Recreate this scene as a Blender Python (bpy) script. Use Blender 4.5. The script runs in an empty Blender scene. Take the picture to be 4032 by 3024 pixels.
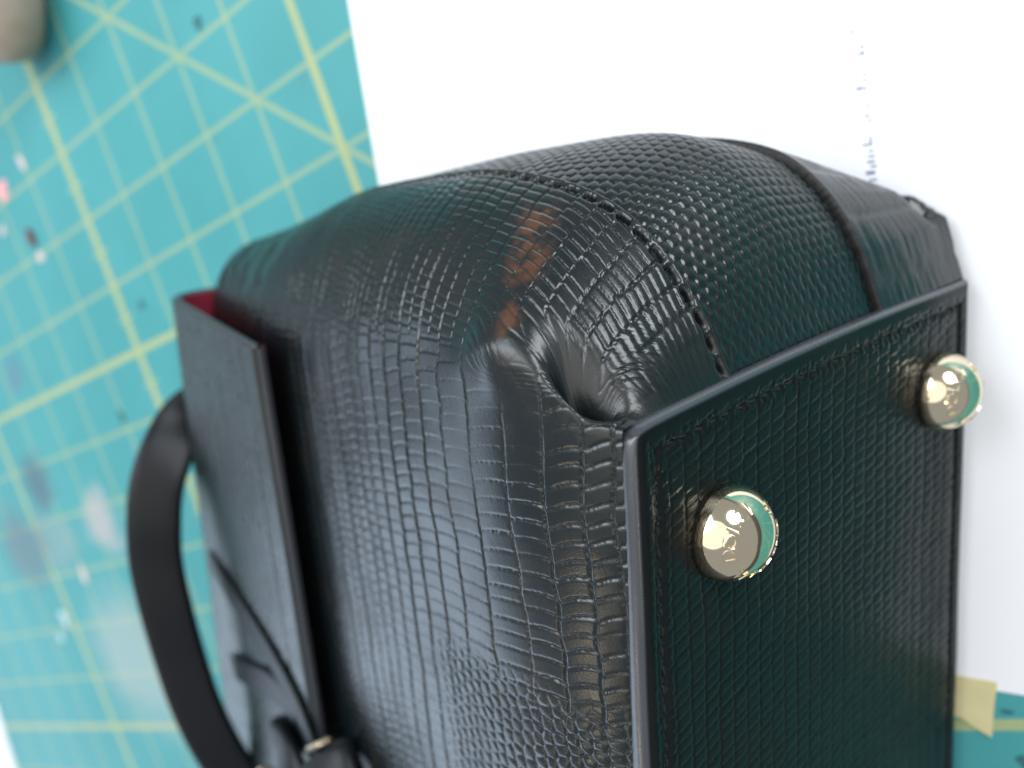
import bpy, bmesh, math, random
import numpy as np
from mathutils import Vector, Matrix

random.seed(7)
rng = np.random.default_rng(11)
sc = bpy.context.scene
col = sc.collection
MM = 0.001

# ------------------------------------------------------------------ camera
cam_d = bpy.data.cameras.new("camera")
cam = bpy.data.objects.new("camera", cam_d)
col.objects.link(cam)
cam_d.sensor_fit = 'HORIZONTAL'
cam_d.sensor_width = 4.887
cam_d.lens = 4.0                       # a phone's main lens: 28 mm equivalent
cam_d.clip_start, cam_d.clip_end = 0.005, 20
cam_d.dof.use_dof = True
cam_d.dof.focus_distance = 0.122
cam_d.dof.aperture_fstop = 1.5
CX, CY, CZ = (0.78165, -0.33551, -0.52579), (0.23660, 0.93949, -0.24776), (0.57709, 0.06926, 0.81374)
cam.matrix_world = Matrix(((CX[0], CY[0], CZ[0], 0.28426), (CX[1], CY[1], CZ[1], -0.13796),
                           (CX[2], CY[2], CZ[2], 0.18283), (0, 0, 0, 1)))
sc.camera = cam

# ------------------------------------------------------------------ light
world = bpy.data.worlds.new("World")
sc.world = world
world.use_nodes = True
bg = world.node_tree.nodes["Background"]
bg.inputs[0].default_value = (0.88, 0.94, 1.0, 1)
bg.inputs[1].default_value = 0.29

def area(name, loc, target, sx, sy, radiance, color, shape='RECTANGLE'):
    d = bpy.data.lights.new(name, 'AREA')
    d.shape = shape
    d.size, d.size_y = sx, sy
    d.energy = radiance * math.pi * sx * sy * (1.0 if shape == 'RECTANGLE' else math.pi / 4)
    d.color = color
    o = bpy.data.objects.new(name, d)
    col.objects.link(o)
    o.location = loc
    o.rotation_euler = (Vector(target) - Vector(loc)).to_track_quat('-Z', 'Y').to_euler()
    return o

# window low across the table (a wide pane and a narrower one over a raised sill), an added overhead fill, ceiling, two lamps
area("window_light", (-1.05, -0.88, 0.25), (-0.05, -0.70, 0.22), 1.36, 0.46, 1.95, (0.64, 0.80, 1.0))
area("window_light", (-1.05, 0.13, 0.40), (-0.05, 0.05, 0.34), 0.62, 0.26, 1.95, (0.64, 0.80, 1.0))
area("overhead_fill", (-0.25, 0.75, 1.25), (0.2, -0.18, 0.0), 1.1, 0.9, 4.0, (0.86, 0.93, 1.0))  # unseen overhead fill, added to brighten the paper and mat
area("side_window", (1.05, 0.42, 0.52), (0.22, -0.18, 0.05), 0.60, 0.55, 7.0, (0.92, 0.96, 1.0), 'ELLIPSE')
area("bounce_ceiling", (0.15, 0.25, 1.50), (0.15, 0.25, 0.0), 2.2, 1.8, 0.80, (1.0, 0.94, 0.84), 'ELLIPSE')
area("ceiling_lamp", (0.62, -0.62, 0.85), (0.22, -0.18, 0.08), 0.10, 0.06, 14.0, (1.0, 0.82, 0.60))
area("desk_lamp", (-0.40, -0.58, 0.78), (0.22, -0.18, 0.08), 0.08, 0.08, 12.0, (1.0, 0.82, 0.60))

sc.view_settings.view_transform = 'Standard'
sc.view_settings.look = 'None'
sc.view_settings.exposure = 0.5
sc.view_settings.gamma = 1.0
sc.cycles.use_denoising = True
sc.cycles.max_bounces = 8

# ------------------------------------------------------------------ helpers
class NT:
    def __init__(s, name):
        s.m = bpy.data.materials.new(name)
        s.m.use_nodes = True
        s.t = s.m.node_tree
        s.p = s.t.nodes["Principled BSDF"]
    def n(s, typ, **kw):
        nd = s.t.nodes.new(typ)
        for k, v in kw.items():
            setattr(nd, k, v)
        return nd
    def link(s, a, b):
        s.t.links.new(a, b)
    def put(s, sock, v):
        if isinstance(v, bpy.types.NodeSocket):
            s.link(v, sock)
        else:
            sock.default_value = v
    def math(s, op, a, b=0.0, c=0.0, clamp=False):
        nd = s.n('ShaderNodeMath', operation=op, use_clamp=clamp)
        for i, v in enumerate((a, b, c)):
            s.put(nd.inputs[i], v)
        return nd.outputs[0]
    def mix(s, f, a, b):
        nd = s.n('ShaderNodeMix', data_type='RGBA')
        s.put(nd.inputs[0], f); s.put(nd.inputs[6], a); s.put(nd.inputs[7], b)
        return nd.outputs[2]
    def smooth(s, v, lo, hi):
        nd = s.n('ShaderNodeMapRange', interpolation_type='SMOOTHSTEP')
        s.put(nd.inputs[0], v); nd.inputs[1].default_value = lo; nd.inputs[2].default_value = hi
        return nd.outputs[0]
    def noise(s, vec, scale, detail=3.0, rough=0.5):
        nd = s.n('ShaderNodeTexNoise')
        s.link(vec, nd.inputs['Vector'])
        nd.inputs['Scale'].default_value = scale
        nd.inputs['Detail'].default_value = detail
        nd.inputs['Roughness'].default_value = rough
        return nd.outputs[0]
    def coords(s):
        return s.n('ShaderNodeTexCoord').outputs['Object']
    def attr(s, name):
        return s.n('ShaderNodeAttribute', attribute_name=name).outputs['Fac']
    def bump(s, h, strength, dist):
        nd = s.n('ShaderNodeBump')
        nd.inputs['Strength'].default_value = strength
        nd.inputs['Distance'].default_value = dist
        s.link(h, nd.inputs['Height'])
        s.link(nd.outputs[0], s.p.inputs['Normal'])
    def set(s, **kw):
        for k, v in kw.items():
            s.put(s.p.inputs[k.replace('_', ' ')], v)
        return s.m

def rgb(*c):
    return (c[0], c[1], c[2], 1.0)

def make_obj(name, mesh, mat, parent=None):
    o = bpy.data.objects.new(name, mesh)
    col.objects.link(o)
    if mat is not None and not mesh.materials:
        mesh.materials.append(mat)
    if parent is not None:
        o.parent = parent
    return o

def tag(o, label, cat, group=None):
    o['label'] = label
    o['category'] = cat
    if group:
        o['group'] = group

def grid_mesh(name, P, extra=None, flip=False):
    """P: (n,m,3) array in metres -> smooth quad sheet; extra: dict of float point attributes."""
    n, m = P.shape[:2]
    idx = np.arange(n * m, dtype=np.int32).reshape(n, m)
    q = np.stack([idx[:-1, :-1], idx[1:, :-1], idx[1:, 1:], idx[:-1, 1:]], -1).reshape(-1, 4)
    if flip:
        q = q[:, ::-1]
    me = bpy.data.meshes.new(name)
    me.vertices.add(n * m)
    me.vertices.foreach_set("co", np.ascontiguousarray(P, dtype=np.float32).ravel())
    me.loops.add(q.size)
    me.loops.foreach_set("vertex_index", np.ascontiguousarray(q).ravel())
    me.polygons.add(len(q))
    me.polygons.foreach_set("loop_start", np.arange(0, q.size, 4, dtype=np.int32))
    me.polygons.foreach_set("use_smooth", np.ones(len(q), dtype=bool))
    for k, v in (extra or {}).items():
        a = me.attributes.new(k, 'FLOAT', 'POINT')
        a.data.foreach_set("value", np.ascontiguousarray(v, dtype=np.float32).ravel())
    me.update(calc_edges=True)
    me.validate()
    return me

def grid_normals(P):
    n = np.cross(np.gradient(P, axis=0), np.gradient(P, axis=1))
    return n / (np.linalg.norm(n, axis=-1, keepdims=True) + 1e-12)

def sstep(x, a, b):
    t = np.clip((np.asarray(x, float) - a) / (b - a), 0, 1)
    return t * t * (3 - 2 * t)

def hash2(i, j, k=0.0):
    v = np.sin(i * 127.1 + j * 311.7 + k * 74.7) * 43758.5453
    return v - np.floor(v)

def vnoise(x, y, k=0.0):
    xi, yi = np.floor(x), np.floor(y)
    fx, fy = x - xi, y - yi
    fx, fy = fx * fx * (3 - 2 * fx), fy * fy * (3 - 2 * fy)
    a, b = hash2(xi, yi, k), hash2(xi + 1, yi, k)
    c, d = hash2(xi, yi + 1, k), hash2(xi + 1, yi + 1, k)
    return (a + (b - a) * fx) * (1 - fy) + (c + (d - c) * fx) * fy - 0.5

# ------------------------------------------------------------------ the bag's own frame (mm)
P2 = np.array([230.55, -155.95, 87.27])      # front corner of the bottom panel
EH = np.array([-0.89203, 0.26882, -0.36335])  # from the bottom towards the bag's mouth
EB = np.array([-0.34789, 0.10484, 0.93165])   # out of the front face
EL = np.array([-0.28854, -0.95747, 0.0])      # along the length of the bag

SKEW = 6.9 / 90.4                          # the end of the bag is not quite square

def BX(h, d, s):
    """bag coordinates: h above the bottom, d behind the front face, s along the length."""
    h, d, s = np.broadcast_arrays(np.asarray(h, float), np.asarray(d, float), np.asarray(s, float))
    return (P2 + EH * h[..., None] - EB * d[..., None] + EL * (s - SKEW * d)[..., None]) * MM

def BV(h, d, s):
    return Vector(BX(h, d, s).tolist())

# ------------------------------------------------------------------ materials
def leather(name, base, brown, rough, micro=1.0, ior=1.58):
    t = NT(name)
    co = t.coords()
    big = t.noise(co, 90, 3, 0.6)
    fine = t.noise(co, 2600, 3, 0.6)
    hair = t.n('ShaderNodeMapping'); t.link(co, hair.inputs[0]); hair.inputs['Scale'].default_value = (2200, 260, 900)
    hair.inputs['Rotation'].default_value = (0, 0, 0.3)
    scr = t.noise(hair.outputs[0], 1.0, 2, 0.6)
    c = t.mix(t.smooth(big, 0.45, 0.75), base, brown)
    orange_tint = t.attr("orange_tint")
    c = t.mix(orange_tint, c, rgb(0.135, 0.050, 0.018))  # orange-brown patches mixed into the leather colour
    c = t.mix(t.attr('rim'), c, rgb(0.046, 0.051, 0.060))      # painted edge
    t.set(Base_Color=c, IOR=t.math('MULTIPLY_ADD', t.attr('rim'), 0.4, ior))
    r = t.math('MULTIPLY_ADD', t.smooth(big, 0.3, 0.8), 0.10, rough)
    r = t.math('MULTIPLY_ADD', fine, 0.08, r)
    r = t.math('MULTIPLY_ADD', t.attr('scuff'), 0.26, r)
    t.set(Roughness=r)
    hsum = t.math('MULTIPLY_ADD', scr, 0.5, fine)
    t.bump(hsum, 0.30 * micro, 0.00006)
    return t.m

GREEN = rgb(0.0045, 0.0090, 0.0105)
BROWN = rgb(0.0095, 0.0092, 0.0090)
M_scale = leather("embossed_leather", GREEN, BROWN, 0.17)
M_base = leather("embossed_base_leather", rgb(0.0058, 0.0078, 0.0082), rgb(0.0085, 0.0085, 0.0082), 0.18, 1.0, 1.30)
M_smooth = leather("smooth_leather", rgb(0.008, 0.017, 0.018), rgb(0.010, 0.014, 0.014), 0.22, 0.8)

t = NT("edge_paint")
t.set(Base_Color=rgb(0.050, 0.054, 0.062), Roughness=0.27)
t.bump(t.noise(t.coords(), 700, 3), 0.25, 0.0002)
M_edge = t.m
t = NT("brown_cut_edge")
t.set(Base_Color=rgb(0.008, 0.007, 0.007), Roughness=0.55)
M_cut = t.m
t = NT("black_strap_leather")
t.set(Base_Color=rgb(0.003, 0.0045, 0.007), Roughness=0.42, Specular_IOR_Level=0.32)
t.bump(t.noise(t.coords(), 1800, 3), 0.2, 0.0001)
M_strap = t.m
t = NT("dark_thread")
w = t.n('ShaderNodeTexWave'); t.link(t.coords(), w.inputs['Vector']); w.inputs['Scale'].default_value = 900
t.set(Base_Color=rgb(0.005, 0.008, 0.008), Roughness=0.7)
t.bump(w.outputs[1], 0.5, 0.0001)
M_thread = t.m
t = NT("pale_gold")
t.set(Base_Color=rgb(0.86, 0.74, 0.54), Metallic=1.0)
nz = t.noise(t.coords(), 260, 4)
t.set(Roughness=t.math('MULTIPLY_ADD', nz, 0.08, 0.05))
t.bump(t.noise(t.coords(), 900, 2), 0.05, 0.00005)
M_gold = t.m
t = NT("red_lining")
t.set(Base_Color=rgb(0.26, 0.012, 0.034), Roughness=0.75)
t.bump(t.noise(t.coords(), 3000, 2), 0.3, 0.0001)
M_lining = t.m

# cutting mat: printed one-inch grid, a ruled line, diagonals, wear
t = NT("printed_mat")
co = t.coords()
sep = t.n('ShaderNodeSeparateXYZ'); t.link(co, sep.inputs[0])
gx = t.math('MULTIPLY', sep.outputs[0], 1000 / 25.4)
gy = t.math('MULTIPLY', sep.outputs[1], -1000 / 25.4)
def near_int(v):
    f = t.math('FRACT', t.math('ADD', v, 100.5))
    return t.math('ABSOLUTE', t.math('SUBTRACT', f, 0.5))
def line(d, w):
    return t.math('SUBTRACT', 1.0, t.smooth(d, w * 0.8, w * 1.25))
thin_x, thin_y = line(near_int(gx), 0.029), line(near_int(gy), 0.031)
ax = t.math('ABSOLUTE', gx)
bold = line(near_int(t.math('DIVIDE', gx, 5.0)), 0.0115)
boldy = line(t.math('ABSOLUTE', t.math('SUBTRACT', near_int(t.math('DIVIDE', t.math('SUBTRACT', gy, 4.0), 6.0)), 0.0)), 0.0085)
diag = line(t.math('ABSOLUTE', t.math('SUBTRACT', t.math('SUBTRACT', gx, gy), 2.03)), 0.055)
t8 = line(near_int(t.math('MULTIPLY', gy, 8.0)), 0.14)
t2 = line(near_int(t.math('MULTIPLY', gy, 2.0)), 0.045)
tick = t.math('MAXIMUM', t.math('MULTIPLY', t8, line(ax, 0.10)), t.math('MULTIPLY', t2, line(ax, 0.17)))
lines = t.math('MAXIMUM', t.math('MULTIPLY', t.math('MAXIMUM', thin_x, thin_y), 0.52), t.math('MULTIPLY', diag, 0.55))
cross = t.math('MULTIPLY', t.math('MULTIPLY', thin_x, thin_y), 0.75)
lines = t.math('MAXIMUM', lines, cross)
lines = t.math('MAXIMUM', lines, t.math('MULTIPLY', t.math('MAXIMUM', bold, boldy), 0.88))
lines = t.math('MAXIMUM', lines, t.math('MULTIPLY', tick, 0.8))
wearn = t.noise(co, 28, 4, 0.6)
lines = t.math('MULTIPLY', lines, t.math('MULTIPLY_ADD', wearn, 0.5, 0.72), clamp=True)
base = t.mix(t.smooth(t.noise(co, 14, 4, 0.6), 0.35, 0.7), rgb(0.044, 0.300, 0.315), rgb(0.060, 0.335, 0.355))
spots = t.smooth(t.noise(co, 70, 2, 0.4), 0.70, 0.80)
base = t.mix(t.math('MULTIPLY', spots, 0.45), base, rgb(0.07, 0.19, 0.22))
c = t.mix(lines, base, rgb(0.42, 0.47, 0.20))
# scuffed, chalky patch left by old glue near the handle, stains, and a painted window sheen
def blob(cx, cy, r, e=1.0):
    dx = t.math('SUBTRACT', sep.outputs[0], cx * MM)
    dy = t.math('MULTIPLY', t.math('SUBTRACT', sep.outputs[1], cy * MM), e)
    q = t.math('SQRT', t.math('ADD', t.math('MULTIPLY', dx, dx), t.math('MULTIPLY', dy, dy)))
    q = t.math('MULTIPLY_ADD', t.math('SUBTRACT', t.noise(co, 45, 3), 0.5), 0.024, q)
    return t.math('SUBTRACT', 1.0, t.smooth(q, r * 0.35 * MM, r * 1.25 * MM))
c = t.mix(t.math('MULTIPLY', blob(-70, -160, 15), 0.8), c, rgb(0.44, 0.42, 0.42))
c = t.mix(t.math('MULTIPLY', blob(-112, -160, 18), 0.5), c, rgb(0.27, 0.35, 0.36))
c = t.mix(t.math('MULTIPLY', blob(-110, -138, 15), 0.85), c, rgb(0.07, 0.14, 0.18))
c = t.mix(t.math('MULTIPLY', blob(-145, -160, 22), 0.75), c, rgb(0.12, 0.18, 0.22))
c = t.mix(t.math('MULTIPLY', blob(-92, -88, 8), 0.6), c, rgb(0.10, 0.20, 0.28))
c = t.mix(t.math('MULTIPLY', blob(-85, -222, 36), 0.5), c, rgb(0.45, 0.48, 0.46))  # pale haze: window sheen on the mat, painted into its colour
t.set(Base_Color=c, Roughness=t.math('MULTIPLY_ADD', wearn, 0.15, 0.42))
t.bump(t.noise(co, 1500, 3), 0.15, 0.0002)
M_mat = t.m

t = NT("white_paper")
t.set(Base_Color=rgb(0.89, 0.91, 0.95), Roughness=0.7)
t.bump(t.noise(t.coords(), 400, 4), 0.1, 0.0002)
M_paper = t.m
t = NT("printed_ink")
t.set(Base_Color=rgb(0.22, 0.24, 0.34), Roughness=0.6)
M_ink = t.m
t = NT("masking_tape_paper")
t.set(Base_Color=t.mix(t.noise(t.coords(), 160, 4), rgb(0.58, 0.53, 0.27), rgb(0.74, 0.68, 0.40)), Roughness=0.6)
t.bump(t.noise(t.coords(), 900, 3), 0.3, 0.0003)
M_tape = t.m
t = NT("plain_wood_table")
wv = t.n('ShaderNodeTexWave'); t.link(t.coords(), wv.inputs['Vector']); wv.inputs['Scale'].default_value = 12
wv.inputs['Distortion'].default_value = 5
t.set(Base_Color=t.mix(wv.outputs[1], rgb(0.040, 0.026, 0.018), rgb(0.055, 0.036, 0.024)), Roughness=0.5)
M_wood = t.m
t = NT("beige_surface")
t.set(Base_Color=t.mix(t.smooth(t.noise(t.coords(), 60, 3), 0.35, 0.65), rgb(0.34, 0.27, 0.20), rgb(0.46, 0.36, 0.29)), Roughness=0.55)
t.bump(t.noise(t.coords(), 500, 3), 0.2, 0.0004)
M_beige = t.m
def plain(name, c, r=0.6):
    t = NT(name)
    t.set(Base_Color=t.mix(t.noise(t.coords(), 300, 3), rgb(*[x * 0.85 for x in c]), rgb(*c)), Roughness=r)
    return t.m
M_pink = plain("pink_paint", (0.85, 0.42, 0.44))
M_palepink = plain("pale_pink_paint", (0.80, 0.62, 0.60))
M_maroon = plain("maroon_scrap_leather", (0.14, 0.008, 0.024), 0.4)
M_darkspot = plain("dark_smudge", (0.030, 0.15, 0.18))
M_paleblue = plain("pale_paint", (0.50, 0.66, 0.70))

# ------------------------------------------------------------------ table, mat, paper
def slab(name, outline, z0, z1, mat, parent=None, bevel=0.0):
    bm = bmesh.new()
    vs = [bm.verts.new((x * MM, y * MM, z0 * MM)) for x, y in outline]
    f = bm.faces.new(vs)
    if f.normal.z < 0:
        f.normal_flip()
    r = bmesh.ops.extrude_face_region(bm, geom=[f])
    for v in r['geom']:
        if isinstance(v, bmesh.types.BMVert):
            v.co.z = z1 * MM
    if bevel:
        bmesh.ops.bevel(bm, geom=[e for e in bm.edges if abs(e.verts[0].co.z - z1 * MM) < 1e-6 and abs(e.verts[1].co.z - z1 * MM) < 1e-6],
                        offset=bevel * MM, segments=2, affect='EDGES')
    bmesh.ops.recalc_face_normals(bm, faces=bm.faces)
    me = bpy.data.meshes.new(name)
    bm.to_mesh(me); bm.free()
    return make_obj(name, me, mat, parent)

tb = slab("table_top", [(-800, -700), (900, -700), (900, 500), (-800, 500)], -33, -3.2, M_wood)
tb['kind'] = 'structure'

mat_o = slab("cutting_mat", [(-420, -400), (460, -400), (460, 180), (-420, 180)], -3.0, 0.0, M_mat, None, 0.6)
tag(mat_o, "teal self-healing cutting mat printed with yellow one-inch grid lines under the handbag", "cutting mat")

def paint_spot(name, cx, cy, rx, ry, ang, mat, hgt=0.25, label=None):
    n = 22
    pts = []
    ph = random.random() * 6
    for i in range(n):
        a = 2 * math.pi * i / n
        k = 1 + 0.16 * math.sin(3 * a + ph) + 0.10 * math.sin(5 * a + 2 * ph)
        x, y = rx * k * math.cos(a), ry * k * math.sin(a)
        pts.append((cx + x * math.cos(ang) - y * math.sin(ang), cy + x * math.sin(ang) + y * math.cos(ang)))
    o = slab(name, pts, 0.02, hgt, mat, mat_o)
    if label:
        o['label'] = label
    return o

paint_spot("paint_spot", -26.7, -17.9, 1.6, 3.2, 0.2, M_palepink, label="pale pink paint dab")
paint_spot("paint_spot", -46.5, -21.5, 4.5, 4.0, 0.4, M_pink, label="bright pink paint dab")
paint_spot("paint_spot", -38.2, -51.8, 2.2, 2.0, 0.1, M_palepink, label="pale pink paint dab")
paint_spot("paint_spot", -57.5, -34.0, 2.2, 1.5, 0.9, M_palepink, label="pale pink paint dab")
paint_spot("paint_spot", -100.9, -179.4, 1.9, 4.6, -0.2, M_palepink, label="long pale pink paint dab")
paint_spot("paint_spot", -144.6, -207.3, 2.6, 2.2, 0, M_paleblue, label="pale blue paint dab")
paint_spot("paint_spot", -134.0, -198.0, 3.2, 4.2, 0, M_paleblue, label="pale blue paint dab")
paint_spot("paint_spot", -26.3, -121.5, 1.5, 3.0, 0.2, M_darkspot, label="dark smudge")
paint_spot("paint_spot", 90.2, -21.4, 1.7, 2.1, 0, M_darkspot, label="dark smudge")
paint_spot("paint_spot", 12.5, -87.3, 1.5, 1.5, 0, M_darkspot, label="dark smudge")
paint_spot("paint_spot", 247.3, -250.9, 1.2, 0.45, -0.2, M_darkspot, label="dark printed mark")
paint_spot("paint_spot", 247.5, -262.6, 1.2, 1.7, 0.3, M_darkspot, label="dark smudge")

sp = slab("leather_scrap", [(-40.4, -40.2), (-38.6, -39.9), (-37.3, -42.5), (-37.4, -46.2), (-38.6, -47.6), (-40.2, -46.4), (-41.2, -43.4)], 0.05, 1.0, M_maroon, None, 0.3)
tag(sp, "small dark maroon oval scrap lying on the teal mat beside a pale pink paint dab", "scrap")

# paper: rectangular sheet under the bag, with printed marks
ca, sa = math.cos(math.radians(13.7)), math.sin(math.radians(13.7))
C0 = np.array([105.5, -211.5])             # hidden corner
ux, uy = np.array([ca, -sa]), np.array([sa, ca])
def pp(a, b):
    q = C0 + ux * a + uy * b
    return (float(q[0]), float(q[1]))
paper = slab("paper_sheet", [pp(0, 0), pp(157, 0), pp(157, 290), pp(0, 290)], 0.05, 0.30, M_paper)
tag(paper, "bright white paper sheet with a column of small printed marks, under the handbag", "paper")
marks = [(260.2,-105.6,.4,.3),(258.4,-107.4,.5,.4),(259.5,-109.7,.3,.2),(259.2,-110.8,.5,.4),(259.0,-111.9,.6,.5),(258.3,-111.9,.6,.25),
 (258.4,-112.7,.5,.25),(258.2,-115.8,.35,.5),(258.0,-116.9,.3,.5),(256.5,-117.9,.8,.5),(257.3,-118.2,1.0,.3),(256.9,-120.8,.5,.2),(257.1,-121.6,.4,.4),
 (256.4,-123.4,.7,.35),(256.6,-124.4,.4,.4),(256.2,-126.1,.3,.3),(255.7,-128.0,.3,1.2),(254.9,-128.6,1.7,.35),(255.2,-130.0,.8,.3),(255.0,-131.0,1.1,.35),
 (254.6,-132.0,1.3,.45),(254.8,-133.0,1.0,.4),(253.9,-134.0,1.5,.7),(253.9,-135.5,1.4,.4),(254.0,-136.5,.7,.35),(253.3,-137.4,1.5,.5),(253.0,-138.6,1.3,.4),(252.8,-139.6,.9,.3)]
bm = bmesh.new()
for x, y, w_, h_ in marks:
    vs = []
    for dx, dy in ((-w_, -h_), (w_, -h_), (w_, h_), (-w_, h_)):
        dx, dy = dx * .55, dy * .55
        vs.append((x + dx * ca + dy * sa, y - dx * sa + dy * ca))
    b = [bm.verts.new((vx * MM, vy * MM, 0.31 * MM)) for vx, vy in vs]
    tt = [bm.verts.new((vx * MM, vy * MM, 0.33 * MM)) for vx, vy in vs]
    bm.faces.new(tt)
    for i in range(4):
        bm.faces.new((b[i], b[(i + 1) % 4], tt[(i + 1) % 4], tt[i]))
me = bpy.data.meshes.new("printed_marks"); bm.to_mesh(me); bm.free()
pm = make_obj("printed_marks", me, M_ink, paper)

sl = slab("paper_sheet", [(-246, -240), (-262, -310), (-400, -290), (-384, -220)], 0.05, 0.30, M_paper)
tag(sl, "corner of another white sheet on the mat beyond the bag's handle", "paper")

tp = slab("masking_tape", [(225, -238.2), (236.5, -241.0), (247.3, -243.9), (245.2, -249.5), (242.9, -256.6), (241.6, -255.6), (240.2, -254.3), (238.4, -252.2), (234.2, -250.6), (225, -248)], 0.33, 0.5, M_tape)
tag(tp, "torn piece of pale yellow masking tape holding the white paper's lower edge", "masking tape")

# beige rounded block in the far corner
bm = bmesh.new()
bmesh.ops.create_uvsphere(bm, u_segments=40, v_segments=24, radius=1.0)
for v in bm.verts:
    x, y, z = v.co
    k = 0.5 * (abs(x) ** 4 + abs(y) ** 4 + abs(z) ** 4) ** 0.25 + 0.5
    f = 1.0 / max((abs(x) ** 3.2 + abs(y) ** 3.2 + abs(z) ** 3.2) ** (1 / 3.2), 1e-6)
    v.co = Vector((x * f, y * f, z * f))
    tz = 1 - 0.18 * max(0, v.co.z)
    v.co = Vector((v.co.x * 15 * MM * tz, v.co.y * 26 * MM * tz, v.co.z * 13 * MM))
me = bpy.data.meshes.new("beige_block"); bm.to_mesh(me); bm.free()
for p in me.polygons: p.use_smooth = True
bk = make_obj("beige_block", me, M_beige)
bk.location = (18 * MM, 28 * MM, 13.1 * MM)
bk.rotation_euler = (0, 0, math.radians(-22))
tag(bk, "rounded beige block standing on the mat in the blurred far corner", "block")

# ------------------------------------------------------------------ handbag
bag = bpy.data.objects.new("handbag", None)
bag.empty_display_size = 0.02
col.objects.link(bag)
tag(bag, "glossy dark green lizard-embossed leather handbag lying on its back with gold bottom studs", "handbag")
bag.location = BV(75, 40, 40)
BAG_INV = Matrix.Translation(-bag.location)
def attach(o):
    o.parent = bag
    o.matrix_parent_inverse = BAG_INV
    return o

# --- scale relief -------------------------------------------------------
def groove(dist, w):
    return 1 - sstep(dist, 0.0, w)

def relief(colc, rowc, colw, roww, hidx=0.0, slant=0.25, curve=0.5, jit=0.22, cd=0.16, rd=0.13, gw=0.34, tilt=0.05, pebble=0.0, pj=1.0, pxy=None):
    """height (mm) of lizard scales: columns at integer colc, rows at integer rowc."""
    ci = np.floor(colc)
    fc = colc - ci
    r = rowc + hash2(ci, 3.0, hidx) + slant * (fc - .5) * (0.4 + hash2(ci, 9.0, hidx)) + curve * ((fc - .5) ** 2)
    r = r + jit * 2 * vnoise(r * 0.9, ci * 1.37 + 0.5, hidx + 5)
    ri = np.floor(r)
    fr = r - ri
    dc = np.minimum(fc, 1 - fc) * colw
    dr = np.minimum(fr, 1 - fr) * roww
    rb = np.where(fr < .5, ri, ri + 1)
    cb = np.where(fc < .5, ci, ci + 1)
    ks = 0.45 + 0.75 * hash2(rb, ci, hidx + 1)
    kc = 0.55 + 0.6 * hash2(cb, 17.0, hidx + 2)
    rgh = 1 + 0.9 * vnoise(colc * 13, rowc * 9, hidx + 40)
    g = rgh * np.maximum(groove(dc, gw * 0.85) * cd * kc, groove(dr, gw) * rd * ks)
    dome = 0.03 * (1 - (2 * fc - 1) ** 4) * (1 - (2 * fr - 1) ** 4) + tilt * (fr - .5) + 0.02 * (hash2(ri, ci, hidx + 4) - .5)
    out = dome - g
    if np.any(pebble):
        # rounder small scales: jittered Voronoi
        x, y = pxy
        xi, yi = np.floor(x), np.floor(y)
        f1 = np.full(x.shape, 9.0); f2 = np.full(x.shape, 9.0)
        for a in (-1, 0, 1):
            for b in (-1, 0, 1):
                sg_ = 0.5 * np.mod(xi + a, 2)
                px = xi + a + .5 + .38 * pj * (hash2(xi + a, yi + b, 21) - .5)
                py = yi + b + .5 + sg_ - 0.25 + .55 * pj * (hash2(xi + a, yi + b, 22) - .5)
                dd = np.hypot((x - px) * 1.0, (y - py) * 0.95)
                f2 = np.minimum(f2, np.maximum(f1, dd)); f1 = np.minimum(f1, dd)
        e = (f2 - f1) * 1.6
        pb = -groove(e, 0.55) * 0.22 + 0.10 * np.clip(1 - f1 ** 2 * 2, 0, 1)
        out = out * (1 - pebble) + pb * pebble
    return out

# --- body girth: front face -> rounded end -> back ----------------------
hs = np.concatenate([np.arange(0, 46, .2), np.arange(46, 112, .3), np.arange(112, 153.1, .6)])
NH = len(hs)
_cb = [-3, 1.4, 5.6, 11.8, 18.8, 27.2, 35.4, 42, 48.4, 54.1, 59.2, 64, 68.2, 72.4, 76.6, 80.8, 84.8, 88.6, 92.8, 96.4]   # column lines across the face
while _cb[-1] < 165:
    _cb.append(_cb[-1] + 3.8)
hcol = np.interp(hs, _cb, np.arange(len(_cb)))
hwid = np.interp(hs, 0.5 * (np.array(_cb[1:]) + np.array(_cb[:-1])), np.diff(_cb))

def d_front(h):
    return -6.2 * (1 - (1 - np.clip(h / 33.0, 0, 1)) ** 2.5) + 1.0 * sstep(h, 100, 150)
def d_back(h):
    return (84.0 - 0.3634 * h) / 0.93165
_bh = np.array([0, 3, 6, 10, 15, 20, 30, 50, 80, 100, 120, 140, 155])
_bb = np.array([0.2, 12, 20, 27, 33, 36.6, 37.6, 37.2, 35.3, 34, 32.3, 26, 17.0])
def bulge(h):
    return float(np.mean([np.interp(h + q, _bh, _bb) for q in np.linspace(-1, 1, 21) * (0.15 + 0.42 * h)]))
def corner_b(h):
    return 10.5 * np.exp(-((h - 20.0) / 13.0) ** 2) * sstep(h, 0, 9)
def corner_back(h):
    return float(np.interp(h, [0, 3, 8, 15, 25, 40, 70, 110, 150], [0.2, 12, 16.5, 17, 16, 14, 10, 7, 4]))
def expo(h):
    return 1.33 + 0.77 * sstep(h, 14, 52)

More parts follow.
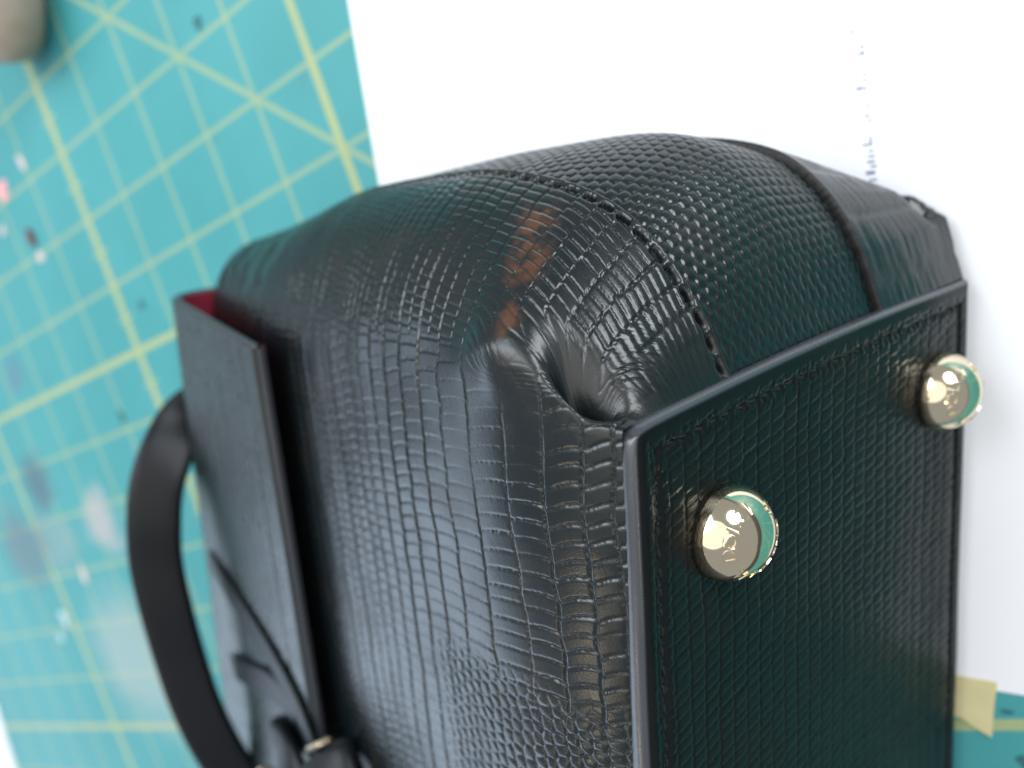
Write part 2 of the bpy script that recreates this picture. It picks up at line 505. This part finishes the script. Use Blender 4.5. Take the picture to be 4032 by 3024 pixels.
front_s = np.concatenate([np.arange(-150, -96, 6.0), np.arange(-96, -56, .36), np.arange(-56, 0.01, .22)])
NC, NSD, NBK = 230, 190, 90
Pf = np.zeros((NH, len(front_s) + NC - 1, 3)); Af = np.zeros(Pf.shape[:2])
Ps = np.zeros((NH, NSD, 3)); As = np.zeros((NH, NSD))
Pb = np.zeros((NH, NBK, 3))
SEAM_D1, SEAM_F2 = 23.0, 0.69
for i, h in enumerate(hs):
    d0, d1 = d_front(h), d_back(h)
    bm_, bc, q = bulge(h), corner_b(h), expo(h)
    th = np.linspace(0, math.pi, 700)
    x = 0.5 * (1 - np.sign(np.cos(th)) * np.abs(np.cos(th)) ** (2 / q))
    bcb = corner_back(h)
    bcx = bc * (1 - x) + bcb * x
    b = bcx + np.maximum(bm_ - bcx, 0.2) * np.sin(th) ** (2 / q)
    b = b - 0.8 * sstep(x, .45, .75) * (1 - sstep(x, .85, 1)) * float(sstep(h, 12, 30))
    d = d0 + x * (d1 - d0)
    # the tucked-in leather behind the bottom corner (and its twin at the back)
    for dd, am in ((d - d0, 1.0), (d1 - d, 0.4)):
        b = b - am * (11.0 * np.exp(-((dd - 3.4) / np.where(dd > 3.4, 1.5, 2.0)) ** 2 - ((h - 7.6) / 3.9) ** 2))
    fb = np.linspace(-170, bc - 0.3, 420); bb = np.linspace(bcb - .3, -170, 420)
    pts = np.concatenate([np.stack([np.full(420, d0), fb], 1), np.stack([d, b], 1), np.stack([np.full(420, d1), bb], 1)])
    k0 = 420
    L_ = np.concatenate([[0], np.cumsum(np.linalg.norm(np.diff(pts, axis=0), axis=1))])
    step = 0.25
    u = np.arange(0, L_[-1], step)
    pu = np.stack([np.interp(u, L_, pts[:, 0]), np.interp(u, L_, pts[:, 1])], 1)
    sg = (0.8 + 2.0 * float(sstep(h, 16, 50))) / step
    kk = np.exp(-0.5 * (np.arange(-int(3 * sg), int(3 * sg) + 1) / sg) ** 2); kk /= kk.sum()
    pad = len(kk) // 2
    pe = np.pad(pu, ((pad, pad), (0, 0)), mode='edge')
    pu = np.stack([np.convolve(pe[:, 0], kk, 'valid'), np.convolve(pe[:, 1], kk, 'valid')], 1)
    a0 = L_[k0]                         # arc position of the corner
    mid = (u > a0)
    dseam1 = d0 + SEAM_D1 + 4 * float(sstep(h, 60, 140)) * 0
    dseam2 = d0 + SEAM_F2 * (d1 - d0)
    dseam1 = min(dseam1, d0 + 0.45 * (d1 - d0))
    i1 = np.argmax(mid & (pu[:, 0] > dseam1)); i2 = np.argmax(mid & (pu[:, 0] > dseam2))
    a1, a2 = u[i1], u[i2]
    aa = np.concatenate([a0 - bc + front_s[:-1], np.linspace(a0 - bc, a1, NC)])
    Pf[i] = BX(h, np.interp(aa, u, pu[:, 0]), -np.interp(aa, u, pu[:, 1])) / MM
    Af[i] = aa - (a0 - bc)
    ab = np.linspace(a1 - 1.2, a2 + 1.2, NSD)
    Ps[i] = BX(h, np.interp(ab, u, pu[:, 0]), -np.interp(ab, u, pu[:, 1])) / MM
    As[i] = ab - a1
    ac = np.concatenate([np.linspace(a2, a2 + 60, 75), np.linspace(a2 + 62, u[-1], NBK - 75)])
    Pb[i] = BX(h, np.interp(ac, u, pu[:, 0]), -np.interp(ac, u, pu[:, 1])) / MM

H2 = np.repeat(hs[:, None], Pf.shape[1], 1)
COL = np.repeat(hcol[:, None], Pf.shape[1], 1)
Ls = np.concatenate([[0], np.cumsum(np.linalg.norm(np.diff(Pf[:, -1], axis=0), axis=1))])    # length along the seam
i25 = int(np.argmin(np.abs(hs - 25)))
ccap = np.where(hs < hs[i25], hcol[i25] - (Ls[i25] - Ls) / 4.7, hcol)
seamA = Af[:, -1:]

def outward(P, ref):
    n = grid_normals(P)
    if np.sum(n * ref) < 0:
        n = -n
    return n
ctr = (P2 + EH * 70 - EB * 38 + EL * 30)
Nf = outward(Pf, Pf - ctr)
COL = COL + (ccap - hcol)[:, None] * sstep(Af, 9, 18)
colwob = COL + 0.22 * vnoise(Af / 14, H2 / 30, 1) + 0.12 * vnoise(Af / 4, H2 / 9, 2)
hbar = np.interp(np.floor(colwob) + .5, hcol, hs)
rw_front = 2.85 - 0.9 * sstep(hbar, 30, 110)
rw_cap = 1.75 - 0.15 * sstep(hbar, 20, 90)
cap = sstep(Af, 2, 16)
DDf = -(Pf - P2) @ EB - d_front(H2)                       # depth behind the front face
rowc = np.where(Af < 9, Af / rw_front, 9 / rw_front + (Af - 9) / rw_cap)
row_low = 9 / 2.85 + (seamA[i25] - 9) / 1.75 - 1.15 * (SEAM_D1 - DDf) / 1.75      # rows of the steep lower end run square to the seam
lowm = (1 - sstep(H2, 17, 27)) * sstep(Af, 4, 9)
rowc = rowc * (1 - lowm) + row_low * lowm
roww = rw_front * (1 - cap) + rw_cap * cap
colw = np.repeat(hwid[:, None], Pf.shape[1], 1)
peb = sstep(-Af, 41, 50) * sstep(52 - H2, 0, 14) * 0.9
capm = sstep(Af, 4, 14)
split = (Af > 11 + 6 * vnoise(np.floor(colwob) * 3.1, Af * 0 + 2.5, 19)) & (np.floor(colwob) > np.interp(26, hs, hcol))     # wide columns divide over the rounded end
colwob = np.where(split, colwob * 2, colwob)
colw = np.where(split, colw * 0.5, colw)
rel = relief(colwob, rowc, colw, roww, 1.0, 0.42 - 0.75 * capm, 0.35 - 0.25 * capm, 0.13, 0.30, 0.12 + 0.10 * (1 - sstep(H2, 14, 30)), 0.42, 0.04, peb, 1.0, (H2 / 2.5 + 0.35 * vnoise(Af / 6, H2 / 6, 3), Af / 2.3 + 0.4 * vnoise(Af / 7, H2 / 5, 4)))
worn = 0.95 * np.exp(-(((H2 - 17) / 9) ** 2 + ((Af - 4) / 9) ** 2)) + 0.75 * np.exp(-(((H2 - 30) / 5.5) ** 2)) * sstep(Af, -30, -8) * sstep(-Af, -6, 6)
worn = np.clip(worn + 0.35 * vnoise(Af / 5, H2 / 5, 8) * (worn > 0.05), 0, 0.96)
rel = rel * (1 - worn)
notch = np.exp(-((DDf - 3.2) / 2.5) ** 2 - ((H2 - 7.8) / 4.8) ** 2) * (Af > 0)
rel = rel * np.clip(1 - 1.3 * notch, 0.06, 1) * np.where(Af > 3, 0.1 + 0.9 * sstep(H2, 0.8, 4.5), 1)
# crumpled fine wrinkles round the tucked corner
tuck = np.exp(-(((H2 - 10) / 8) ** 2 + ((Af - 7) / 7) ** 2))
rel = rel + tuck * (0.08 * vnoise(Af / 1.6, H2 / 3.0, 30) + 0.07 * vnoise(Af / .7, H2 / .9, 31))
wav = 0.35 * vnoise(Af / 22, H2 / 17, 41) + 0.16 * vnoise(Af / 8, H2 / 7, 42)
# stitched seam edge: thin rolled lip, needle holes a little inside
de = seamA - Af
lip = -1.0 * (1 - sstep(de, 0, 0.55)) + 0.12 * np.exp(-((de - 0.9) / .5) ** 2)
ST = 4.1
fs = np.mod(np.repeat(Ls[:, None], Pf.shape[1], 1), ST) / ST
pit = np.exp(-((de - 1.75) / .52) ** 2) * sstep(fs, .08, .2) * (1 - sstep(fs, .72, .86))
rel = rel * sstep(de, 0.6, 2.6) + lip - 1.15 * pit - 0.12 * np.exp(-((de - 1.75) / .5) ** 2)
wav = wav + 1.1 * np.exp(-(((H2 - 19.5) / 5.5) ** 2 + ((Af - 8.5) / 5.5) ** 2))
def near_seg(P, a, b):
    a, b = np.array(a), np.array(b)
    t_ = np.clip(((P - a) @ (b - a)) / ((b - a) @ (b - a)), 0, 1)
    return np.linalg.norm(P - (a + t_[..., None] * (b - a)), axis=-1)
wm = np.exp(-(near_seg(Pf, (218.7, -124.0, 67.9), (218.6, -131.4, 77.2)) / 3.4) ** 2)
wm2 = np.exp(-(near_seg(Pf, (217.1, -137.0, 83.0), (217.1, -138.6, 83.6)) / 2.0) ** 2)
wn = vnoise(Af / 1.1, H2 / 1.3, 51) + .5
tintf = np.clip((wm * 0.95 + wm2) * (0.1 + 1.2 * wn) - .15, 0, 0.6) * (0.4 + 0.6 * sstep(rel, -0.10, 0.02))
scuff = np.clip(np.exp(-(((H2 - 9) / 8) ** 2 + ((Af - 13) / 9) ** 2)) * 0.30 + 0.14 * vnoise(Af / 2.2, H2 / 2.6, 77), 0, 1)
Pfd = Pf + Nf * (rel + wav)[..., None]
fp = make_obj("front_panel", grid_mesh("front_panel", Pfd * MM, {"orange_tint": tintf, "scuff": scuff}), M_scale)
attach(fp)

# centre gusset panel, tucked below both neighbours
H3 = np.repeat(hs[:, None], NSD, 1)
Ns = outward(Ps, Ps - ctr)
colw3 = 2.45 + 1.4 * np.exp(-H3 / 36.0)
hcol3 = np.cumsum(np.concatenate([[0], np.linalg.norm(np.diff(Ps[:, NSD // 2], axis=0), axis=1)]) / 4.2)
C3 = np.repeat(hcol3[:, None], NSD, 1) + 0.3 * vnoise(As / 10, H3 / 20, 61)
rel3 = relief(C3, As / 2.6, 4.8, 2.6, 2.0, 0.5, 0.9, 0.2, 0.22, 0.22, 0.6, 0.14, np.full(C3.shape, 1.0), 0.35, (C3 * 2.0, As / 2.15))
tint3 = np.clip(np.exp(-(near_seg(Ps, (206.6, -109.6, 24.1), (208.5, -112.0, 28.0)) / 4.5) ** 2) * (.2 + .9 * (vnoise(As / 1.2, H3 / 1.4, 71) + .5)) - .1, 0, .4)
sp_ = make_obj("side_panel", grid_mesh("side_panel", (Ps + Ns * (rel3 * 0.85 - 0.95 + 0.3 * vnoise(As / 12, H3 / 14, 63))[..., None]) * MM, {"orange_tint": tint3}), M_scale)
attach(sp_)

# back panel with a raw cut edge
Nb_ = outward(Pb, Pb - ctr)
ab = np.linalg.norm(np.diff(Pb, axis=1), axis=2)
AB = np.concatenate([np.zeros((NH, 1)), np.cumsum(ab, axis=1)], 1)
H4 = np.repeat(hs[:, None], NBK, 1)
C4 = np.repeat(hcol[:, None], NBK, 1)
rel4 = relief(C4, AB / 2.0, 2.4 + 2.5 * np.exp(-H4 / 36), 2.0, 3.0, .3, .4, .2, .16, .14, .8, .03)
bp = make_obj("back_panel", grid_mesh("back_panel", (Pb + Nb_ * (rel4 * sstep(AB, .5, 2.5) + 0.5)[..., None]) * MM), M_scale)
attach(bp)
e0 = (Pb[:, 0] + Nb_[:, 0] * 0.5); e1 = Pb[:, 0] - Nb_[:, 0] * 1.2
tdir = Pb[:, 1] - Pb[:, 0]; tdir /= np.linalg.norm(tdir, axis=1, keepdims=True)
strip = np.stack([e0 + tdir * 0.02, e0 - tdir * 0.35 - Nb_[:, 0] * .15, e0 - tdir * .45 - Nb_[:, 0] * .6, e1 - tdir * .4], 1)
ce = make_obj("cut_edge", grid_mesh("cut_edge", strip * MM), M_cut, bp)

# stitches down the seam
def capsule(name, length, r, seg=7):
    bm = bmesh.new()
    rings = []
    n = 7
    for i in range(n + 1):
        f = i / n
        x = (f - .5) * length
        rr = r * (max(0.0, 1 - (2 * f - 1) ** 4)) ** .5 * 0.98 + r * .05
        zz = -0.35 * r * (2 * f - 1) ** 2 * 3
        rings.append([bm.verts.new((x * MM, rr * math.cos(2 * math.pi * k / seg) * MM, (rr * .8 * math.sin(2 * math.pi * k / seg) + zz) * MM)) for k in range(seg)])
    for a, b in zip(rings[:-1], rings[1:]):
        for k in range(seg):
            bm.faces.new((a[k], a[(k + 1) % seg], b[(k + 1) % seg], b[k]))
    bm.faces.new(rings[0][::-1]); bm.faces.new(rings[-1])
    bmesh.ops.recalc_face_normals(bm, faces=bm.faces)
    me = bpy.data.meshes.new(name); bm.to_mesh(me); bm.free()
    for p in me.polygons: p.use_smooth = True
    me.materials.append(M_thread)
    return me

def place_axes(o, pos, xdir, zdir):
    x = Vector(xdir).normalized(); z = Vector(zdir).normalized()
    y = z.cross(x).normalized(); z = x.cross(y)
    M = Matrix((x, y, z)).transposed().to_4x4()
    M.translation = Vector(pos)
    o.matrix_world = M

st_mesh = capsule("stitch", 2.5, 0.30)
k = 1
while True:
    i = int(np.argmin(np.abs(Ls - (k + .47) * ST)))
    k += 1
    if hs[i] > 118: break
    j = int(np.argmin(np.abs(seamA[i] - Af[i] - 1.75)))
    pos = (Pf[i, j] - Nf[i, j] * 1.30 + Nf[i, j] * wav[i, j]) * MM
    tx = Pf[min(i + 4, NH - 1), j] - Pf[max(i - 4, 0), j]
    o = bpy.data.objects.new("stitch", st_mesh); col.objects.link(o)
    place_axes(o, pos, tx, Nf[i, j])
    attach(o)

# --- bottom panel ---------------------------------------------------------
NBASE = -EH
W0, W1 = 0.0, 90.0                     # d range
ds = np.concatenate([np.arange(0, 2.6, .16), np.arange(2.6, 60, .24), np.arange(60, 87.4, .34), np.arange(87.4, 90.01, .16)])
ss = np.concatenate([np.arange(0, 2.6, .16), np.arange(2.6, 92, .26), np.arange(92, 150, 6.0)])
Dg, Sg = np.meshgrid(ds, ss, indexing='ij')
# rounded outline corner near the front and the gently bowed front edge
def base_pos(D, S, hh):
    bow = -2.0 * sstep(S, 0, 90) * (1 - D / 90)
    ins = 1.1 * np.exp(-D / 1.6) * np.exp(-S / 1.6)
    topbow = 0.9 * np.sin(np.clip(D / 90, 0, 1) * math.pi)
    return (P2 + EH * np.asarray(hh)[..., None] - EB * (D + bow + ins)[..., None] + EL * (S + ins + topbow * np.exp(-S / 20.0) * -1 - SKEW * D)[..., None])
edge = np.minimum(np.minimum(Dg, Sg), 90 - Dg)
TH = 1.9
rad = 1.6
rnd = np.where(edge < rad, rad - np.sqrt(np.clip(rad ** 2 - (rad - edge) ** 2, 0, None)), 0)
e_in = sstep(edge, 1.9, 3.0)
cb = (Dg / 3.25) + 0.25 * vnoise(Sg / 12, Dg / 15, 81) + 0.1 * vnoise(Sg / 4, Dg / 5, 82)
relb = relief(cb, Sg / 2.0, 3.25, 2.0, 5.0, 0.32, 0.35, 0.25, 0.12, 0.13, 0.36, 0.05)
relb = relb * e_in
# stitched channel all round, 4.2 mm inside the edge
chan = np.exp(-((edge - 4.3) / .55) ** 2)
alng = np.where(Sg < Dg, Dg, Sg)
relb = relb - chan * (0.22 + 0.25 * (np.mod(alng, 3.0) < 2.2)) + 0.10 * np.exp(-((edge - 2.2) / .6) ** 2)
relb = relb + 0.22 * np.exp(-((edge - 4.3) / 1.6) ** 2) * (vnoise(Dg / .5, Sg / .7, 85)) 
quilt = 0.25 * vnoise(Dg / 24, Sg / 20, 91) + 0.05 * vnoise(Dg / 7, Sg / 8, 92) - 0.5 * sstep(edge, 3, 16)
hh = -(TH - rnd + relb + quilt)
Pbase = base_pos(Dg, Sg, hh)
base_o = make_obj("base_panel", grid_mesh("base_panel", Pbase * MM, {"rim": 1 - sstep(edge, 0.5, 1.0)}), M_base)
attach(base_o)
# side wall of the base panel (painted edge)
ring_d = np.concatenate([np.zeros(len(ss)), ds[1:], np.full(len(ss) - 1, 90.0)])
ring_s = np.concatenate([ss[::-1], np.zeros(len(ds) - 1), ss[1:]])
tops = np.full(len(ring_d), -(TH - rad)) - np.interp(0, [0], [0])
q0 = base_pos(ring_d, ring_s, -(TH - rad + 0 * ring_d) - (0.25 * vnoise(ring_d / 24, ring_s / 20, 91) + 0.05 * vnoise(ring_d / 7, ring_s / 8, 92)))
q1 = base_pos(ring_d, ring_s, np.full(len(ring_d), 0.3)); q2 = base_pos(ring_d + (ring_d < 45) * .5 - (ring_d > 45) * .5, ring_s + .5, np.full(len(ring_d), 1.8))
wall = make_obj("edge_binding", grid_mesh("edge_binding", np.stack([q0, q1, q2], 1) * MM, flip=True), M_edge, base_o)

bst = capsule("stitch", 2.2, 0.30)
def base_stitch(d, s, along):
    j = random.uniform(-.12, .12)
    pos = base_pos(np.array(d + (j if along == 's' else 0)), np.array(s + (j if along == 'd' else 0)), np.array(-(TH - 0.42)))
    o = bpy.data.objects.new("stitch", bst); col.objects.link(o)
    xd = EL if along == 's' else -EB
    place_axes(o, pos * MM, xd + 0.1 * rng.normal(size=3), NBASE)
    attach(o)
for k in range(2, 30):
    base_stitch(4.3, 3.0 * k + 1.1, 's')
for k in range(2, 28):
    base_stitch(3.0 * k + 1.1, 4.3, 'd')

# --- gold studs with raised lettering -------------------------------------
glyphs = {}
def glyph(ch):
    if ch not in glyphs:
        cu = bpy.data.curves.new("letter", 'FONT')
        cu.body = ch
        cu.size = 1.0
        cu.extrude = 0.06
        cu.bevel_depth = 0.02
        cu.resolution_u = 4
        o = bpy.data.objects.new("letter", cu); col.objects.link(o)
        dg = bpy.context.evaluated_depsgraph_get()
        me = bpy.data.meshes.new_from_object(o.evaluated_get(dg))
        co = np.zeros(len(me.vertices) * 3); me.vertices.foreach_get("co", co); co = co.reshape(-1, 3)
        faces = [tuple(p.vertices) for p in me.polygons]
        col.objects.unlink(o); bpy.data.objects.remove(o); bpy.data.curves.remove(cu)
        glyphs[ch] = (co, faces)
    return glyphs[ch]

SR = 7.45
def dome_profile():
    pr = [(0.0, -0.6), (SR * .93, -0.6), (SR * .95, 0.3), (SR * .985, .55)]
    for i in range(1, 26):
        a = i / 25 * math.pi / 2
        pr.append((SR * math.cos(a) if i < 25 else 0.0, .7 + (SR - .5) * math.sin(a)))
    return pr

def stud(d, s, spin):
    bm = bmesh.new()
    pr = dome_profile(); seg = 64
    rings = []
    for r, z in pr:
        if r < 1e-6:
            rings.append([bm.verts.new((0, 0, z * MM))])
        else:
            rings.append([bm.verts.new((r * math.cos(2 * math.pi * k / seg) * MM, r * math.sin(2 * math.pi * k / seg) * MM, z * MM)) for k in range(seg)])
    for a, b in zip(rings[:-1], rings[1:]):
        for k in range(seg):
            k2 = (k + 1) % seg
            vs = [a[k % len(a)], a[k2 % len(a)], b[k2 % len(b)], b[k % len(b)]]
            u = []
            for v in vs:
                if v not in u: u.append(v)
            bm.faces.new(u)
    bmesh.ops.recalc_face_normals(bm, faces=bm.faces)
    me = bpy.data.meshes.new("base_stud"); bm.to_mesh(me); bm.free()
    for p in me.polygons: p.use_smooth = True
    o = make_obj("base_stud", me, M_gold)
    pos = base_pos(np.array(d * 1.0), np.array(s * 1.0), np.array(-1.05))
    place_axes(o, pos * MM, EL, NBASE)
    attach(o)
    text = "DOLCE & GABBANA "
    size = 2.85
    R = SR - .35
    pol = math.radians(47)            # angle from the apex at the letter's middle
    nst = len(text)
    for i, ch in enumerate(text):
        if ch == ' ': continue
        co, faces = glyph(ch)
        w_ = co[:, 0].max() - co[:, 0].min(); cx = (co[:, 0].max() + co[:, 0].min()) / 2
        x = (co[:, 0] - cx) * size; y = (co[:, 1] - .35) * size; z = co[:, 2] * size * .9
        az0 = spin - 2 * math.pi * i / nst       # clockwise seen from the apex
        az = az0 - x / (R * math.sin(pol)); pl = pol + y / R
        rr = R + .20 + z * .6
        V = np.stack([rr * np.sin(pl) * np.cos(az), rr * np.sin(pl) * np.sin(az), .7 + rr * np.cos(pl) * .985], 1) * MM
        lm = bpy.data.meshes.new("letter"); lm.from_pydata(V.tolist(), [], faces)
        for p in lm.polygons: p.use_smooth = False
        lo = make_obj("letter", lm, M_gold, o)
    return o
stud(18.2, 20.1 + SKEW * 18.7, math.radians(-83))
stud(79.5, 12.7 + SKEW * 79.5, math.radians(-70))

# --- flap -------------------------------------------------------------------
def flap_sheet(off0, name, mat, parent=None):
    svals = np.concatenate([np.arange(0, 112, .5), np.arange(112, 160, 2.0)])
    out = []
    for s in svals:
        top = float(np.interp(s, [-12, 0, 28, 72, 149], [154, 157, 165, 175, 192]))
        pr = []
        HF = 100.2 + 0.03 * s
        # free edge -> front -> fold -> over the mouth
        base_d = -13.2 + off0; slope = -2.3
        for a in np.linspace(0, 1, 14):
            ang = a * math.pi / 2
            pr.append((HF + 0.9 * (1 - math.cos(ang)) - (0 if off0 == 0 else -.6), base_d + 0.9 * (1 - math.sin(ang))))
        for h in np.linspace(HF + 1.6, top - 9, 150):
            pr.append((h, base_d + slope * (h - HF) / (top - 9 - HF)))
        rr = 9 - off0
        base_d += slope
        for a in np.linspace(0.05, 1, 16):
            ang = a * math.pi / 2
            pr.append((top - 9 + rr * math.sin(ang), base_d + rr * (1 - math.cos(ang))))
        for d in np.linspace(base_d + rr + 2, 24, 14):
            pr.append((top - 9 + rr, d))
        pr = np.array(pr)
        end = np.interp(pr[:, 0], [97, 155], [-2.7, -12.0]) * math.exp(-s / 40)
        out.append(P2 + EH * pr[:, :1] - EB * pr[:, 1:2] + EL * (s + end)[:, None])
    return np.array(out)
outer = flap_sheet(0, "flap", M_smooth)
inner = flap_sheet(2.4, "lining", M_lining)
Nfl = grid_normals(outer)
if np.sum(Nfl[:, 20:100] @ EB) < 0:
    Nfl = -Nfl
SS, HH = np.meshgrid(np.arange(outer.shape[0]) * .5, np.linalg.norm(outer[5] - outer[5][:1], axis=1), indexing='ij')
frel = relief(HH / 2.9 + .2 * vnoise(SS / 9, HH / 20, 95), SS / 2.1, 2.9, 2.1, 6.0, .4, .4, .2, .2, .12, .5, .05) * sstep(HH, 1.5, 3) * (1 - .6 * sstep(HH, 50, 70))
frel = frel - 0.35 * np.exp(-((HH - 7.5) / .6) ** 2) + .5 * vnoise(SS / 26, HH / 18, 96)
ff = 0.25 * vnoise(*np.meshgrid(np.arange(outer.shape[1]) / 6, np.arange(outer.shape[0]) / 6), 3)
flap = make_obj("flap", grid_mesh("flap", (outer + Nfl * frel[..., None]) * MM), M_smooth)
attach(flap)
make_obj("lining", grid_mesh("lining", inner * MM), M_lining, flap)
# painted edges of the flap: end edge and free edge, rounded
def edge_strip(a, b, outv, name):
    rows = []
    for tt, k in ((0, 0), (.15, .55), (.5, .8), (.85, .55), (1, 0)):
        rows.append(a * (1 - tt) + b * tt + outv * k)
    return np.array(rows)
M_edge_list = [edge_strip(outer[0], inner[0], -EL, "x"), edge_strip(outer[:, 0], inner[:, 0], -EH, "y")]
make_obj("edge_binding", grid_mesh("edge_binding", M_edge_list[0] * MM), M_edge, flap)
make_obj("edge_binding", grid_mesh("edge_binding", M_edge_list[1] * MM), M_edge, flap)

# body mouth closed under the flap
cap_ring = [v * MM for v in Pf[-1, ::12]] + [v * MM for v in Ps[-1, 4::12]] + [v * MM for v in Pb[-1, 2::6]]
me = bpy.data.meshes.new("mouth_cover"); me.from_pydata([tuple(v) for v in cap_ring], [], [tuple(range(len(cap_ring)))])
attach(make_obj("mouth_cover", me, M_smooth))

# --- handle, leather loop, gold fittings -----------------------------------
def smooth_path(pts, n):
    pts = np.array(pts, float)
    tt = np.linspace(0, len(pts) - 1, n)
    out = np.zeros((n, 3))
    P = np.vstack([2 * pts[0] - pts[1], pts, 2 * pts[-1] - pts[-2]])
    for i, x in enumerate(tt):
        k = min(int(x), len(pts) - 2); f = x - k
        p0, p1, p2, p3 = P[k], P[k + 1], P[k + 2], P[k + 3]
        out[i] = .5 * (2 * p1 + (p2 - p0) * f + (2 * p0 - 5 * p1 + 4 * p2 - p3) * f * f + (3 * p1 - p0 - 3 * p2 + p3) * f ** 3)
    return out

def strap_tube(name, path, face, w_, th, mat, n=90, seg=28, e=3.0):
    P = smooth_path(path, n)
    T = np.gradient(P, axis=0); T /= np.linalg.norm(T, axis=1, keepdims=True)
    face = np.asarray(face, float)
    Wd = np.cross(T, np.broadcast_to(face, T.shape)); Wd /= np.linalg.norm(Wd, axis=1, keepdims=True)
    Nn = np.cross(Wd, T)
    a = np.linspace(0, 2 * math.pi, seg + 1)
    cx = np.sign(np.cos(a)) * np.abs(np.cos(a)) ** (2 / e) * w_ / 2
    cy = np.sign(np.sin(a)) * np.abs(np.sin(a)) ** (2 / e) * th / 2
    Q = P[:, None] + Wd[:, None] * cx[None, :, None] + Nn[:, None] * cy[None, :, None]
    return make_obj(name, grid_mesh(name, Q * MM), mat)

handle_path = [(72.9,-129.4,28),(67.1,-132.1,36),(65.6,-138.6,44),(63.2,-146.9,50),(59.6,-156.7,53),(54.2,-168.7,54),(50.2,-182.6,54),
               (45.6,-198.2,53),(42.4,-213.6,52),(40.5,-228.2,50),(38,-243.6,46),(33,-263.1,40)]
hd = attach(strap_tube("handle", handle_path, (0.55, -0.2, 0.81), 14.8, 4.4, M_strap, 90, 36, 4.0))

lp = attach(strap_tube("handle_loop", [BX(126, -14.5, 105) / MM, BX(117, -17, 101) / MM, BX(109, -18.8, 101) / MM, BX(103, -20, 105) / MM, BX(102, -21, 113) / MM, BX(104, -21, 126) / MM],
                (0.2, 0.1, 0.97), 11.0, 3.6, M_strap, 40, 20))
lp2 = attach(strap_tube("tassel_cord", [BX(99, -12.0, 97) / MM, BX(94, -13.5, 100.5) / MM, BX(90, -14, 106) / MM, BX(88, -13, 116) / MM, BX(86, -12, 130) / MM],
                 (0.3, 0.1, 0.95), 17.0, 7.0, M_strap, 40, 20))
for pa in ([BX(160, -15.6, 64) / MM, BX(143, -15.6, 70) / MM, BX(124, -14.9, 78) / MM, BX(110, -14.4, 87) / MM, BX(101, -14.8, 97) / MM],
           [BX(156, -15.9, 96.5) / MM, BX(141, -15.6, 93) / MM, BX(124, -15.0, 89) / MM, BX(110, -14.5, 90) / MM]):
    attach(strap_tube("dark_strip", pa, EB, 8.5, 1.0, M_strap, 40, 16, 2.2))  # two thin dark strips laid across the flap towards the loop
pin = attach(strap_tube("fastening_pin", [BX(98.5, -16.5, 92.5) / MM, BX(95.5, -15, 90.5) / MM, BX(92.5, -13, 88.5) / MM], (0, 0, 1), 1.5, 1.5, M_gold, 12, 16, 2.0))
sn = attach(strap_tube("snap_ring", [BX(135, -18, 119) / MM, BX(128, -20, 121) / MM, BX(123, -20, 127) / MM, BX(121, -18, 136) / MM], (0, 0, 1), 5.2, 5.2, M_gold, 24, 16, 2.0))
bpy.context.view_layer.update()
